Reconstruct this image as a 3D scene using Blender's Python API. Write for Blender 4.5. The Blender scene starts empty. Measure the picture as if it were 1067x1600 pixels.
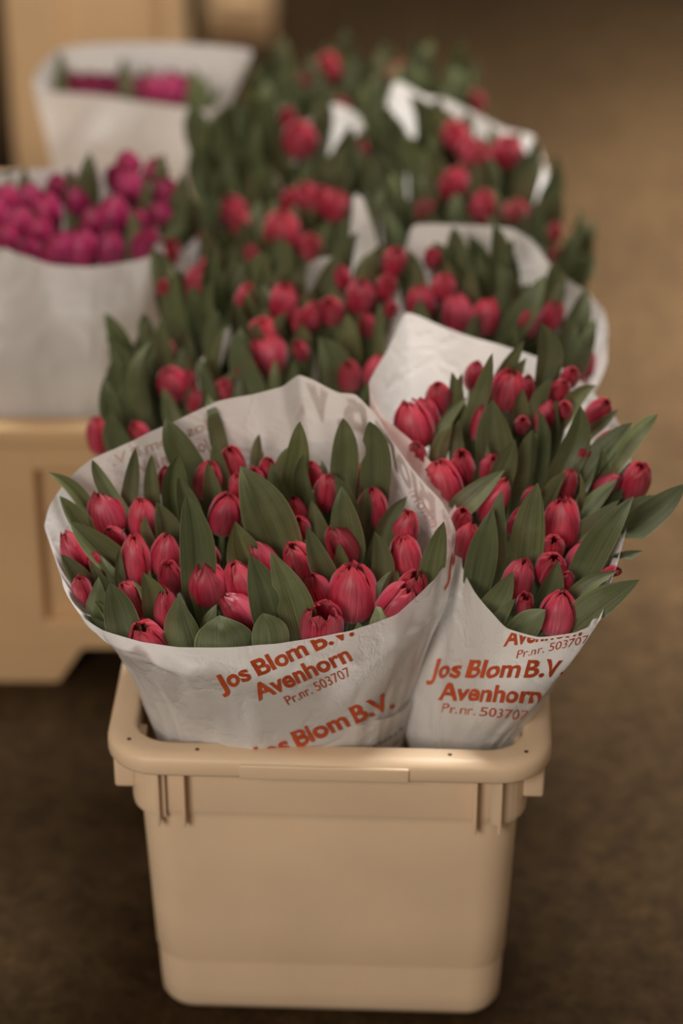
import bpy, bmesh, math, random
from mathutils import Vector, Matrix, noise
from mathutils.bvhtree import BVHTree

# ------------------------------------------------------------------ camera, light, exposure
sc = bpy.context.scene
COL = sc.collection
PITCH = math.radians(31.0)
CAM = Vector((0.0, 0.0, 1.633))
F = 85.0 / 36.0 * 1600.0
cd = bpy.data.cameras.new('camera'); cam = bpy.data.objects.new('camera', cd); COL.objects.link(cam)
cam.location = CAM; cam.rotation_euler = (math.pi / 2 - PITCH, 0, 0)
cd.sensor_fit = 'VERTICAL'; cd.sensor_height = 36.0; cd.sensor_width = 24.0; cd.lens = 85.0
cd.clip_start = 0.05; cd.clip_end = 60
cd.dof.use_dof = True; cd.dof.focus_distance = 2.09; cd.dof.aperture_fstop = 1.7; cd.dof.aperture_blades = 9
sc.camera = cam
sc.view_settings.view_transform = 'Standard'; sc.view_settings.look = 'None'
sc.view_settings.exposure = 0.0; sc.view_settings.gamma = 1.0
sc.view_settings.use_curve_mapping = False

w = bpy.data.worlds.new('hall_air'); sc.world = w; w.use_nodes = True
w.node_tree.nodes['Background'].inputs[0].default_value = (1.0, 0.80, 0.62, 1)
w.node_tree.nodes['Background'].inputs[1].default_value = 0.22


def area_lamp(name, loc, target, sx, sy, power, col):
    ld = bpy.data.lights.new(name, 'AREA'); ld.shape = 'RECTANGLE'; ld.size = sx; ld.size_y = sy
    ld.energy = power; ld.color = col
    o = bpy.data.objects.new(name, ld); COL.objects.link(o); o.location = loc
    o.rotation_euler = (Vector(target) - Vector(loc)).to_track_quat('-Z', 'Y').to_euler()
    return o


area_lamp('roof_skylight', (0.5, 2.9, 3.6), (0.0, 2.2, 0.3), 1.5, 1.2, 190, (1.0, 0.97, 0.93))
area_lamp('front_fill', (-1.7, -1.4, 2.3), (0.0, 2.0, 0.3), 1.5, 1.5, 80, (1.0, 0.90, 0.80))  # added fill from behind the camera, brightens the front faces
o = area_lamp('far_pool_light', (1.5, 3.3, 3.4), (1.45, 3.25, 0.0), 0.9, 0.8, 140, (1.0, 0.96, 0.93))  # added narrow-spread lamp that makes the light pool on the far floor
o.data.spread = math.radians(50)

# ------------------------------------------------------------------ helpers
FW = Vector((0, math.cos(PITCH), -math.sin(PITCH)))
UPV = Vector((0, math.sin(PITCH), math.cos(PITCH)))


def ray(px, py):
    return FW + Vector((1, 0, 0)) * ((px - 533.5) / F) + UPV * ((800 - py) / F)


def at_z(px, py, z):
    d = ray(px, py); return CAM + d * ((z - CAM.z) / d.z)


def at_y(px, py, y):
    d = ray(px, py); return CAM + d * (y / d.y)


def depth(p):
    return (p - CAM).dot(FW)


def proj(p):
    v = p - CAM; d = v.dot(FW)
    return (533.5 + F * v.x / d, 800 - F * v.dot(UPV) / d)


def lerp_tab(tab, x):
    if x <= tab[0][0]: return tab[0][1]
    for (a, va), (b, vb) in zip(tab, tab[1:]):
        if x <= b:
            f = (x - a) / (b - a); return va + (vb - va) * f
    return tab[-1][1]


def smooth_tab(tab, x):
    """monotone-ish cosine free Catmull-Rom through a table"""
    n = len(tab)
    if x <= tab[0][0]: return tab[0][1]
    if x >= tab[-1][0]: return tab[-1][1]
    for i in range(n - 1):
        if x <= tab[i + 1][0]:
            x0, y0 = tab[i]; x1, y1 = tab[i + 1]
            m0 = (y1 - tab[i - 1][1]) / (x1 - tab[i - 1][0]) if i > 0 else (y1 - y0) / (x1 - x0)
            m1 = (tab[i + 2][1] - y0) / (tab[i + 2][0] - x0) if i + 2 < n else (y1 - y0) / (x1 - x0)
            h = x1 - x0; f = (x - x0) / h
            return ((2 * f**3 - 3 * f**2 + 1) * y0 + (f**3 - 2 * f**2 + f) * h * m0 +
                    (-2 * f**3 + 3 * f**2) * y1 + (f**3 - f**2) * h * m1)


def link_mesh(name, verts, faces, mat, parent=None, origin=None, uvs=None, smooth=True):
    """one mesh object; world-space verts, shifted to the origin of its thing"""
    og = origin if origin is not None else (Vector(parent.location) if parent else Vector((0, 0, 0)))
    me = bpy.data.meshes.new(name)
    me.from_pydata([(v[0] - og[0], v[1] - og[1], v[2] - og[2]) for v in verts], [], faces)
    if uvs is not None:
        ul = me.uv_layers.new(name='uv')
        for l in me.loops: ul.data[l.index].uv = uvs[l.vertex_index]
    if smooth:
        for p in me.polygons: p.use_smooth = True
    me.materials.append(mat); me.update()
    o = bpy.data.objects.new(name, me); COL.objects.link(o)
    if parent: o.parent = parent
    else: o.location = og
    return o


def part_of(o, part_parent, thing_loc):
    """sub-part: parent sits at the thing's origin already"""
    o.parent = part_parent; return o


def thing(name, label, cat, loc, group=None):
    o = bpy.data.objects.new(name, None); COL.objects.link(o)
    o.location = loc; o.empty_display_size = 0.03
    o['label'] = label; o['category'] = cat
    if group: o['group'] = group
    return o


# ------------------------------------------------------------------ materials
def new_mat(name):
    m = bpy.data.materials.new(name); m.use_nodes = True
    nt = m.node_tree; nt.nodes.clear()
    return m, nt, nt.nodes, nt.links


def N(nt, typ, **kw):
    n = nt.nodes.new(typ)
    for k, v in kw.items():
        if k.startswith('i_'): n.inputs[k[2:].replace('_', ' ')].default_value = v
        else: setattr(n, k, v)
    return n


def ramp(nt, fac, stops):
    r = nt.nodes.new('ShaderNodeValToRGB')
    el = r.color_ramp.elements
    while len(el) < len(stops): el.new(0.5)
    for e, (p, c) in zip(el, stops): e.position = p; e.color = (*c, 1)
    nt.links.new(fac, r.inputs[0]); return r.outputs[0]


def mixc(nt, fac, a, b, mode='MIX'):
    m = nt.nodes.new('ShaderNodeMix'); m.data_type = 'RGBA'; m.blend_type = mode
    for sock, v in ((m.inputs[0], fac), (m.inputs[6], a), (m.inputs[7], b)):
        if isinstance(v, (int, float)): sock.default_value = v
        elif isinstance(v, tuple): sock.default_value = (*v, 1)
        else: nt.links.new(v, sock)
    return m.outputs[2]


def math_n(nt, op, a, b=None):
    m = nt.nodes.new('ShaderNodeMath'); m.operation = op
    for s, v in zip(m.inputs, (a, b)):
        if v is None: continue
        if isinstance(v, (int, float)): s.default_value = v
        else: nt.links.new(v, s)
    return m.outputs[0]


def uv_xy(nt):
    u = nt.nodes.new('ShaderNodeUVMap'); u.uv_map = 'uv'
    s = nt.nodes.new('ShaderNodeSeparateXYZ'); nt.links.new(u.outputs[0], s.inputs[0])
    return u.outputs[0], s.outputs[0], s.outputs[1]


def thin_surface(nt, color, rough, trans, bump=None, spec=0.35):
    p = nt.nodes.new('ShaderNodeBsdfPrincipled'); t = nt.nodes.new('ShaderNodeBsdfTranslucent')
    mx = nt.nodes.new('ShaderNodeMixShader'); out = nt.nodes.new('ShaderNodeOutputMaterial')
    nt.links.new(color, p.inputs['Base Color']); nt.links.new(color, t.inputs['Color'])
    p.inputs['Roughness'].default_value = rough; p.inputs['Specular IOR Level'].default_value = spec
    if bump is not None:
        nt.links.new(bump, p.inputs['Normal']); nt.links.new(bump, t.inputs['Normal'])
    mx.inputs[0].default_value = trans
    nt.links.new(p.outputs[0], mx.inputs[1]); nt.links.new(t.outputs[0], mx.inputs[2])
    nt.links.new(mx.outputs[0], out.inputs[0]); return p


def petal_material(name, base, mid, edge):
    m, nt, nodes, links = new_mat(name)
    uv, u, v = uv_xy(nt)
    au = math_n(nt, 'ABSOLUTE', math_n(nt, 'SUBTRACT', math_n(nt, 'MULTIPLY', u, 2.0), 1.0))
    st = N(nt, 'ShaderNodeTexNoise', i_Scale=1.0, i_Detail=3.0)
    mp = N(nt, 'ShaderNodeMapping'); mp.inputs['Scale'].default_value = (26, 2.2, 1)
    oi = N(nt, 'ShaderNodeObjectInfo')
    ad = N(nt, 'ShaderNodeVectorMath', operation='ADD')
    links.new(uv, mp.inputs[0]); links.new(mp.outputs[0], ad.inputs[0])
    sc_ = math_n(nt, 'MULTIPLY', oi.outputs['Random'], 40.0)
    links.new(sc_, ad.inputs[1]); links.new(ad.outputs[0], st.inputs['Vector'])
    c = ramp(nt, v, [(0.0, base), (0.28, mid), (0.75, mid), (1.0, edge)])
    pale = math_n(nt, 'MULTIPLY', math_n(nt, 'POWER', math_n(nt, 'SUBTRACT', 1.0, au), 1.5), 0.42)
    c = mixc(nt, pale, c, tuple(min(1, 0.42 * x + 0.58 * y) for x, y in zip(mid, base)))
    e = math_n(nt, 'POWER', au, 3.0)
    e2 = math_n(nt, 'MULTIPLY', e, 0.55)
    tip = math_n(nt, 'MULTIPLY', math_n(nt, 'POWER', v, 5.0), 0.6)
    c = mixc(nt, math_n(nt, 'MAXIMUM', e2, tip), c, edge)
    stf = ramp(nt, st.outputs['Fac'], [(0.3, (0.62, 0.52, 0.56)), (0.7, (1.2, 1.28, 1.26))])
    c = mixc(nt, 1.0, c, stf, 'MULTIPLY')
    vv = ramp(nt, oi.outputs['Random'], [(0.0, (0.84, 0.82, 0.86)), (1.0, (1.1, 1.1, 1.06))])
    c = mixc(nt, 1.0, c, vv, 'MULTIPLY')
    b = N(nt, 'ShaderNodeBump', i_Strength=0.18, i_Distance=0.002); links.new(st.outputs['Fac'], b.inputs['Height'])
    pr = thin_surface(nt, c, 0.40, 0.20, b.outputs[0], 0.45)
    pr.inputs['Sheen Weight'].default_value = 0.12; pr.inputs['Sheen Roughness'].default_value = 0.4
    return m


M_PETAL = petal_material('pink_petal', (0.66, 0.30, 0.33), (0.53, 0.036, 0.085), (0.33, 0.006, 0.016))
M_MAGENTA = petal_material('magenta_petal', (0.36, 0.08, 0.17), (0.35, 0.014, 0.098), (0.26, 0.007, 0.045))


def leaf_material():
    m, nt, nodes, links = new_mat('tulip_leaf')
    uv, u, v = uv_xy(nt)
    au = math_n(nt, 'ABSOLUTE', math_n(nt, 'SUBTRACT', math_n(nt, 'MULTIPLY', u, 2.0), 1.0))
    oi = N(nt, 'ShaderNodeObjectInfo')
    mp = N(nt, 'ShaderNodeMapping'); mp.inputs['Scale'].default_value = (34, 1.2, 1); links.new(uv, mp.inputs[0])
    ad = N(nt, 'ShaderNodeVectorMath', operation='ADD'); links.new(mp.outputs[0], ad.inputs[0])
    links.new(math_n(nt, 'MULTIPLY', oi.outputs['Random'], 50.0), ad.inputs[1])
    st = N(nt, 'ShaderNodeTexNoise', i_Scale=1.0, i_Detail=2.0); links.new(ad.outputs[0], st.inputs['Vector'])
    tc = N(nt, 'ShaderNodeTexCoord')
    bl = N(nt, 'ShaderNodeTexNoise', i_Scale=32.0, i_Detail=4.0); links.new(tc.outputs['Object'], bl.inputs['Vector'])
    c = ramp(nt, st.outputs['Fac'], [(0.32, (0.028, 0.038, 0.008)), (0.70, (0.100, 0.114, 0.034))])
    c = mixc(nt, ramp(nt, bl.outputs['Fac'], [(0.45, (0, 0, 0)), (0.75, (0.55, 0.55, 0.55))]), c, (0.165, 0.178, 0.095))
    vv = ramp(nt, oi.outputs['Random'], [(0.0, (0.72, 0.76, 0.70)), (0.45, (1.05, 1.05, 1.05)), (0.8, (1.35, 1.30, 1.35)), (1.0, (1.8, 1.7, 1.6))])
    c = mixc(nt, 1.0, c, vv, 'MULTIPLY')
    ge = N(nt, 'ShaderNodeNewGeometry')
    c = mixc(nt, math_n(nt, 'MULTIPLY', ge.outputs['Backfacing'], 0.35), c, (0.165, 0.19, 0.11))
    edge = ramp(nt, au, [(0.955, (0, 0, 0)), (0.992, (0.6, 0.6, 0.6))])
    c = mixc(nt, edge, c, (0.36, 0.34, 0.17))
    b = N(nt, 'ShaderNodeBump', i_Strength=0.35, i_Distance=0.002); links.new(st.outputs['Fac'], b.inputs['Height'])
    thin_surface(nt, c, 0.38, 0.14, b.outputs[0], 0.42)
    return m


M_LEAF = leaf_material()


def simple_mat(name, col, rough=0.5, noise_amt=0.12, scale=30, bump=0.0, spec=0.5, sss=0.0):
    m, nt, nodes, links = new_mat(name)
    p = N(nt, 'ShaderNodeBsdfPrincipled'); out = N(nt, 'ShaderNodeOutputMaterial')
    tc = N(nt, 'ShaderNodeTexCoord')
    nz = N(nt, 'ShaderNodeTexNoise', i_Scale=scale, i_Detail=5.0); links.new(tc.outputs['Object'], nz.inputs['Vector'])
    lo = tuple(c * (1 - noise_amt) for c in col); hi = tuple(min(1, c * (1 + noise_amt)) for c in col)
    links.new(ramp(nt, nz.outputs['Fac'], [(0.3, lo), (0.7, hi)]), p.inputs['Base Color'])
    p.inputs['Roughness'].default_value = rough; p.inputs['Specular IOR Level'].default_value = spec
    if sss:
        p.inputs['Subsurface Weight'].default_value = sss
        p.inputs['Subsurface Radius'].default_value = (0.012, 0.006, 0.003)
        p.inputs['Subsurface Scale'].default_value = 0.6
    if bump:
        b = N(nt, 'ShaderNodeBump', i_Strength=bump, i_Distance=0.003); links.new(nz.outputs['Fac'], b.inputs['Height'])
        links.new(b.outputs[0], p.inputs['Normal'])
    links.new(p.outputs[0], out.inputs[0]); return m


M_STEM = simple_mat('tulip_stem', (0.16, 0.22, 0.09), 0.5, 0.15, 40)
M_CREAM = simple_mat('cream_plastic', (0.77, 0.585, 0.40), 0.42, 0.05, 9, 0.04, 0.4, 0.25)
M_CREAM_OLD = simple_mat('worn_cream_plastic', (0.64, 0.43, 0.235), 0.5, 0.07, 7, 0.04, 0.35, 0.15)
M_AMBER = simple_mat('amber_plastic', (0.42, 0.20, 0.07), 0.4, 0.15, 14, 0.05)
M_HOLE = simple_mat('painted_hole_shade', (0.10, 0.05, 0.02), 0.8, 0.2, 60)  # dark brown painted in for the shade inside the drain holes
M_INK = simple_mat('orange_red_ink', (0.50, 0.075, 0.018), 0.65, 0.14, 90)
M_INK_PALE = simple_mat('ink_through_paper', (0.68, 0.54, 0.47), 0.8, 0.08, 60)
M_INK_GREY = simple_mat('grey_receipt_ink', (0.36, 0.32, 0.29), 0.8, 0.15, 120)


def paper_material():
    m, nt, nodes, links = new_mat('white_wrapping_paper')
    tc = N(nt, 'ShaderNodeTexCoord')
    n1 = N(nt, 'ShaderNodeTexNoise', i_Scale=22.0, i_Detail=6.0, i_Roughness=0.6); links.new(tc.outputs['Object'], n1.inputs['Vector'])
    n1.inputs['Distortion'].default_value = 0.15
    n2 = N(nt, 'ShaderNodeTexVoronoi', i_Scale=16.0); n2.feature = 'DISTANCE_TO_EDGE'
    mx = N(nt, 'ShaderNodeVectorMath', operation='MULTIPLY_ADD')
    links.new(n1.outputs['Color'], mx.inputs[0]); mx.inputs[1].default_value = (0.09, 0.09, 0.09); links.new(tc.outputs['Object'], mx.inputs[2])
    links.new(mx.outputs[0], n2.inputs['Vector'])
    cr = ramp(nt, n2.outputs['Distance'], [(0.0, (0, 0, 0)), (0.10, (1, 1, 1))])
    n3 = N(nt, 'ShaderNodeTexNoise', i_Scale=5.0, i_Detail=3.0); links.new(tc.outputs['Object'], n3.inputs['Vector'])
    c = ramp(nt, n3.outputs['Fac'], [(0.3, (0.77, 0.735, 0.70)), (0.7, (0.85, 0.825, 0.80))])
    h = math_n(nt, 'ADD', math_n(nt, 'MULTIPLY', cr, 0.25), n1.outputs['Fac'])
    b = N(nt, 'ShaderNodeBump', i_Strength=0.45, i_Distance=0.004); links.new(h, b.inputs['Height'])
    thin_surface(nt, c, 0.5, 0.28, b.outputs[0], 0.3)
    return m


M_PAPER = paper_material()


def floor_material():
    m, nt, nodes, links = new_mat('worn_asphalt')
    p = N(nt, 'ShaderNodeBsdfPrincipled'); out = N(nt, 'ShaderNodeOutputMaterial')
    tc = N(nt, 'ShaderNodeTexCoord')
    a = N(nt, 'ShaderNodeTexNoise', i_Scale=2.2, i_Detail=5.0); links.new(tc.outputs['Object'], a.inputs['Vector'])
    b_ = N(nt, 'ShaderNodeTexNoise', i_Scale=60.0, i_Detail=8.0, i_Roughness=0.75); links.new(tc.outputs['Object'], b_.inputs['Vector'])
    g = N(nt, 'ShaderNodeTexVoronoi', i_Scale=210.0); links.new(tc.outputs['Object'], g.inputs['Vector'])
    c = ramp(nt, a.outputs['Fac'], [(0.32, (0.030, 0.0166, 0.0062)), (0.68, (0.047, 0.0278, 0.0112))])
    f = ramp(nt, b_.outputs['Fac'], [(0.30, (0.62, 0.60, 0.58)), (0.72, (1.32, 1.32, 1.32))])
    c = mixc(nt, 1.0, c, f, 'MULTIPLY')
    mo = N(nt, 'ShaderNodeTexNoise', i_Scale=28.0, i_Detail=4.0, i_Roughness=0.7); links.new(tc.outputs['Object'], mo.inputs['Vector'])
    c = mixc(nt, 1.0, c, ramp(nt, mo.outputs['Fac'], [(0.36, (0.74, 0.71, 0.66)), (0.66, (1.3, 1.28, 1.25))]), 'MULTIPLY')
    gc = ramp(nt, g.outputs['Distance'], [(0.15, (1.25, 1.25, 1.25)), (0.6, (0.8, 0.8, 0.8))])
    c = mixc(nt, 0.6, c, gc, 'MULTIPLY')
    links.new(c, p.inputs['Base Color']); p.inputs['Roughness'].default_value = 0.75
    p.inputs['Specular IOR Level'].default_value = 0.10
    bp = N(nt, 'ShaderNodeBump', i_Strength=0.5, i_Distance=0.006); links.new(b_.outputs['Fac'], bp.inputs['Height'])
    links.new(bp.outputs[0], p.inputs['Normal']); links.new(p.outputs[0], out.inputs[0])
    return m


# ------------------------------------------------------------------ the setting
fl = link_mesh('floor', [(-7, -1, 0), (7, -1, 0), (7, 9, 0), (-7, 9, 0), (-7, -1, -0.1), (7, -1, -0.1), (7, 9, -0.1), (-7, 9, -0.1)],
               [(0, 1, 2, 3), (7, 6, 5, 4), (0, 4, 5, 1), (1, 5, 6, 2), (2, 6, 7, 3), (3, 7, 4, 0)], floor_material(), smooth=False)
fl['kind'] = 'structure'


# ------------------------------------------------------------------ plastic buckets
def rrect(hx, hy, r, n=7):
    pts = []
    for cx, cy, a0 in ((hx - r, hy - r, 0), (-hx + r, hy - r, 90), (-hx + r, -hy + r, 180), (hx - r, -hy + r, 270)):
        for i in range(n + 1):
            a = math.radians(a0 + 90.0 * i / n)
            pts.append((cx + r * math.cos(a), cy + r * math.sin(a)))
    return pts


def loft(rings, xf, cap_first=False, cap_last=False):
    """rings of (hx, hy, r, z); returns verts, faces"""
    vs, fs = [], []
    n = None
    for hx, hy, r, z in rings:
        pts = rrect(hx, hy, r); n = len(pts)
        vs += [xf @ Vector((x, y, z)) for x, y in pts]
    for k in range(len(rings) - 1):
        for i in range(n):
            j = (i + 1) % n
            fs.append((k * n + i, k * n + j, (k + 1) * n + j, (k + 1) * n + i))
    if cap_first: fs.append(tuple(range(n - 1, -1, -1)))
    if cap_last: fs.append(tuple((len(rings) - 1) * n + i for i in range(n)))
    return vs, fs


def box_vf(x0, x1, y0, y1, z0, z1, xf, bev=0.002):
    bm = bmesh.new()
    bmesh.ops.create_cube(bm, size=1)
    for v in bm.verts:
        v.co = Vector(((x0 + x1) / 2 + v.co.x * (x1 - x0), (y0 + y1) / 2 + v.co.y * (y1 - y0), (z0 + z1) / 2 + v.co.z * (z1 - z0)))
    if bev: bmesh.ops.bevel(bm, geom=list(bm.edges), offset=bev, segments=3, affect='EDGES', profile=0.5)
    bm.verts.index_update()
    vs = [xf @ v.co for v in bm.verts]; fs = [tuple(v.index for v in f.verts) for f in bm.faces]
    bm.free(); return vs, fs


def join(*parts):
    V, Fc = [], []
    for vs, fs in parts:
        o = len(V); V += vs; Fc += [tuple(i + o for i in f) for f in fs]
    return V, Fc


def flower_bucket(label, cx, cy, rot, mat, H=0.33, hx=0.2025, hy=0.152, holes=True, detail=True):
    root = thing('flower_bucket', label, 'bucket', Vector((cx, cy, 0)), 'cream buckets of the main row')
    xf = Matrix.Translation((cx, cy, 0)) @ Matrix.Rotation(rot, 4, 'Z')
    bx, by = 0.165, 0.121            # foot of the wall
    tx, ty = 0.174, 0.128            # wall below the collar
    kx, ky = 0.1815, 0.1345          # collar
    ix, iy = hx - 0.0255, hy - 0.0255
    q = H - 0.31
    zc = 0.232 + q
    def wall(z):
        f = z / zc; return bx + (tx - bx) * f, by + (ty - by) * f
    rings = [(bx - 0.03, by - 0.03, 0.012, 0.0), (bx - 0.012, by - 0.012, 0.024, 0.0), (bx - 0.004, by - 0.004, 0.03, 0.003), (bx, by, 0.033, 0.011)]
    for z in (0.03, 0.064, 0.066, 0.070, 0.12, 0.18, 0.222 + q):
        a, b = wall(z)
        if z >= 0.070: a += 0.0012; b += 0.0012
        rings.append((a, b, 0.034, z))
    a, b = wall(0.228 + q)
    rings += [(a + 0.001, b + 0.0005, 0.035, 0.226 + q), (kx - 0.0015, ky - 0.0050, 0.036, 0.231 + q), (kx, ky - 0.0045, 0.037, 0.2335 + q), (kx + 0.0005, ky - 0.0045, 0.037, 0.26 + q),
              (kx + 0.0015, ky - 0.0045, 0.037, 0.302 + q), (ix, iy, 0.034, 0.304 + q), (ix - 0.001, iy - 0.001, 0.034, 0.29 + q), (ix - 0.011, iy - 0.011, 0.03, 0.1),
              (ix - 0.016, iy - 0.016, 0.028, 0.018), (ix - 0.028, iy - 0.028, 0.02, 0.012)]
    v, f = loft(rings, xf, True, True)
    body = link_mesh('body', v, f, mat, root)
    # flange around the mouth with a rolled lip
    h = H
    rr = [(kx + 0.001, ky + 0.001, 0.037, 0.2955 + q), (hx - 0.003, hy - 0.003, 0.046, 0.2890 + q), (hx - 0.0008, hy - 0.0008, 0.0475, 0.2893 + q), (hx, hy, 0.048, 0.2910 + q),
          (hx, hy, 0.048, h - 0.0095), (hx - 0.001, hy - 0.001, 0.0475, h - 0.005), (hx - 0.0035, hy - 0.0035, 0.046, h - 0.002), (hx - 0.008, hy - 0.008, 0.044, h - 0.0003),
          (hx - 0.0115, hy - 0.0115, 0.042, h), (ix + 0.004, iy + 0.004, 0.037, h), (ix + 0.001, iy + 0.001, 0.035, h - 0.001), (ix - 0.0004, iy - 0.0004, 0.034, h - 0.004),
          (ix - 0.001, iy - 0.001, 0.034, 0.296 + q), (kx + 0.001, ky + 0.001, 0.037, 0.2955 + q)]
    v, f = loft(rr, xf)
    link_mesh('rim', v, f, mat, root)
    # thick rounded corners of the collar, standing proud of the recess between them
    for sx in (-1, 1):
        for sy in (-1, 1):
            o1, o2 = [], []
            xe = 0.156
            for x, y, L_ in ((kx + 0.001, ky, o1), (kx - 0.012, ky - 0.009, o2)):
                L_.append((sx * xe, sy * y))
                for n_ in range(9):
                    a = math.radians(90 - 90 * n_ / 8); rr_ = 0.034 if L_ is o1 else 0.024
                    L_.append((sx * (x - rr_ + rr_ * math.cos(a)), sy * (y - rr_ + rr_ * math.sin(a))))
                L_.append((sx * x, sy * (ky - 0.055)))
            loop = o1 + o2[::-1]; n_ = len(loop)
            vs = [xf @ Vector((x * (0.997 if k == 0 else 1), y * (0.997 if k == 0 else 1), z)) for k, z in enumerate((0.2285 + q, 0.234 + q, 0.293 + q)) for x, y in loop]
            fs = [(k * n_ + i, k * n_ + (i + 1) % n_, (k + 1) * n_ + (i + 1) % n_, (k + 1) * n_ + i) for k in range(2) for i in range(n_)]
            fs += [tuple(range(n_ - 1, -1, -1)), tuple(2 * n_ + i for i in range(n_))]
            link_mesh('collar_corner', vs, fs, mat, root, smooth=False)
    # plain label strip standing a little proud of the lip
    link_mesh('label_holder', *box_vf(-0.078, 0.074, -hy - 0.0022, -hy + 0.006, 0.2888 + q, h - 0.006, xf, 0.0016), mat, root)
    if detail:
        for x in (-0.155, -0.1315, 0.1345, 0.157):
            link_mesh('rib', *box_vf(x - 0.0017, x + 0.0017, -ky - 0.0065, -ky + 0.004, 0.222 + q, 0.292 + q, xf, 0.001), mat, root)
        for s in (-1, 1):
            x0, x1 = sorted((s * (kx - 0.004), s * (kx + 0.0155)))
            link_mesh('side_grip', *box_vf(x0, x1, -0.118, 0.10, 0.249 + q, 0.293 + q, xf, 0.003), mat, root)
    if holes:
        for x, y in ((-0.180, -hy + 0.026), (-0.117, -hy + 0.013), (0.110, -hy + 0.0145), (0.1785, -hy + 0.022)):
            c = xf @ Vector((x, y, h + 0.0002)); n = 10
            vs = [c] + [c + Vector((0.0021 * math.cos(2 * math.pi * i / n), 0.0021 * math.sin(2 * math.pi * i / n), 0)) for i in range(n)]
            link_mesh('drain_hole', vs, [(0, 1 + i, 1 + (i + 1) % n) for i in range(n)], M_HOLE, root)
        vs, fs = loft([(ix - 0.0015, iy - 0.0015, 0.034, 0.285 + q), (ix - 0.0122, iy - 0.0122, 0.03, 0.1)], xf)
        link_mesh('amber_lining', vs, fs, M_AMBER, root)  # thin amber-brown sheet along the inner wall
    return root


BROT = math.radians(-2.4)
bucket_front = flower_bucket('cream plastic flower bucket in front, its whole front wall showing', -0.007, 1.888, BROT, M_CREAM)
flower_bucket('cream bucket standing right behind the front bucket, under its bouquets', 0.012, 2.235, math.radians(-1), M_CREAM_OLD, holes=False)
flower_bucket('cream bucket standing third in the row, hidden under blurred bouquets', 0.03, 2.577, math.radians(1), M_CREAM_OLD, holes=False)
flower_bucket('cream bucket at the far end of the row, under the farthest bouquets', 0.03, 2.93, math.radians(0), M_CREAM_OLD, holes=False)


def recess_crate(label, x0, x1, y0, y1, z0, z1, mat, rec, group=None, mf=0.055):
    """heavy crate with feet and a sunk panel in its front wall"""
    root = thing('plastic_crate', label, 'crate', Vector(((x0 + x1) / 2, (y0 + y1) / 2, z0)), group)
    I = Matrix.Identity(4); t = 0.022
    h = z1 - z0; zf = z0 + 0.045
    ra, rb, rc, rd = rec          # recess x range and z range
    parts = [box_vf(x0, ra, y0, y0 + t, zf, z1 - 0.02, I, 0.004), box_vf(rb, x1, y0, y0 + t, zf, z1 - 0.02, I, 0.004),
             box_vf(ra - 0.005, rb + 0.005, y0, y0 + t, rd, z1 - 0.02, I, 0.004), box_vf(ra - 0.005, rb + 0.005, y0, y0 + t, zf, rc, I, 0.004),
             box_vf(x0, x0 + t, y0 + 0.01, y1, zf, z1 - 0.02, I, 0.004), box_vf(x1 - t, x1, y0 + 0.01, y1, zf, z1 - 0.02, I, 0.004),
             box_vf(x0, x1, y1 - t, y1, zf, z1 - 0.02, I, 0.004), box_vf(x0 + 0.004, x1 - 0.004, y0 + 0.01, y1 - 0.005, zf, zf + 0.02, I, 0.003)]
    link_mesh('body', *join(*parts), mat, root, smooth=False)
    link_mesh('recessed_panel', *box_vf(ra - 0.01, rb + 0.01, y0 + 0.016, y0 + 0.03, rc - 0.01, rd + 0.01, I, 0.003), mat, root, smooth=False)
    rim = [box_vf(x0 - 0.008, x1 + 0.008, y0 - 0.008, y0 + t, z1 - 0.024, z1, I, 0.005), box_vf(x0 - 0.008, x1 + 0.008, y1 - t, y1 + 0.008, z1 - 0.024, z1, I, 0.005),
           box_vf(x0 - 0.008, x0 + t, y0, y1, z1 - 0.024, z1, I, 0.005), box_vf(x1 - t, x1 + 0.008, y0, y1, z1 - 0.024, z1, I, 0.005)]
    link_mesh('rim', *join(*rim), mat, root, smooth=False)
    for a, b in ((x0, x0 + 0.09), ((x0 + x1) / 2 - 0.065, (x0 + x1) / 2 + mf), (x1 - 0.03, x1)):
        vs = [(a, y0, z0), (b, y0, z0), (b + 0.03, y0, zf + 0.002), (a - 0.0, y0, zf + 0.002)]
        vs = [Vector((min(max(p[0], x0), x1), p[1], p[2])) for p in vs]
        vs += [Vector((p.x, y1, p.z)) for p in vs]
        link_mesh('foot', vs, [(0, 1, 2, 3), (7, 6, 5, 4), (0, 4, 5, 1), (1, 5, 6, 2), (2, 6, 7, 3), (3, 7, 4, 0)], mat, root, smooth=False)
    return root


def px_x(px, y, z):
    d = y * math.cos(PITCH) + (CAM.z - z) * math.sin(PITCH)
    return (px - 533.5) * d / F


YC = 2.331
xr = px_x(238, YC, 0.2); xl = xr - 0.455
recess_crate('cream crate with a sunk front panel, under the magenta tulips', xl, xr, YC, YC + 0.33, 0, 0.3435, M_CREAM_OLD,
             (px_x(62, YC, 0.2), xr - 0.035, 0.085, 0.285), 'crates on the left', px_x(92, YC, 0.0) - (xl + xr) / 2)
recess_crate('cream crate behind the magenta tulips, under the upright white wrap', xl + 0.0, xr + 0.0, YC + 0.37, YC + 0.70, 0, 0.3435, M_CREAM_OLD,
             (px_x(62, YC, 0.2), xr - 0.035, 0.085, 0.285), 'crates on the left', px_x(92, YC, 0.0) - (xl + xr) / 2)
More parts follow.
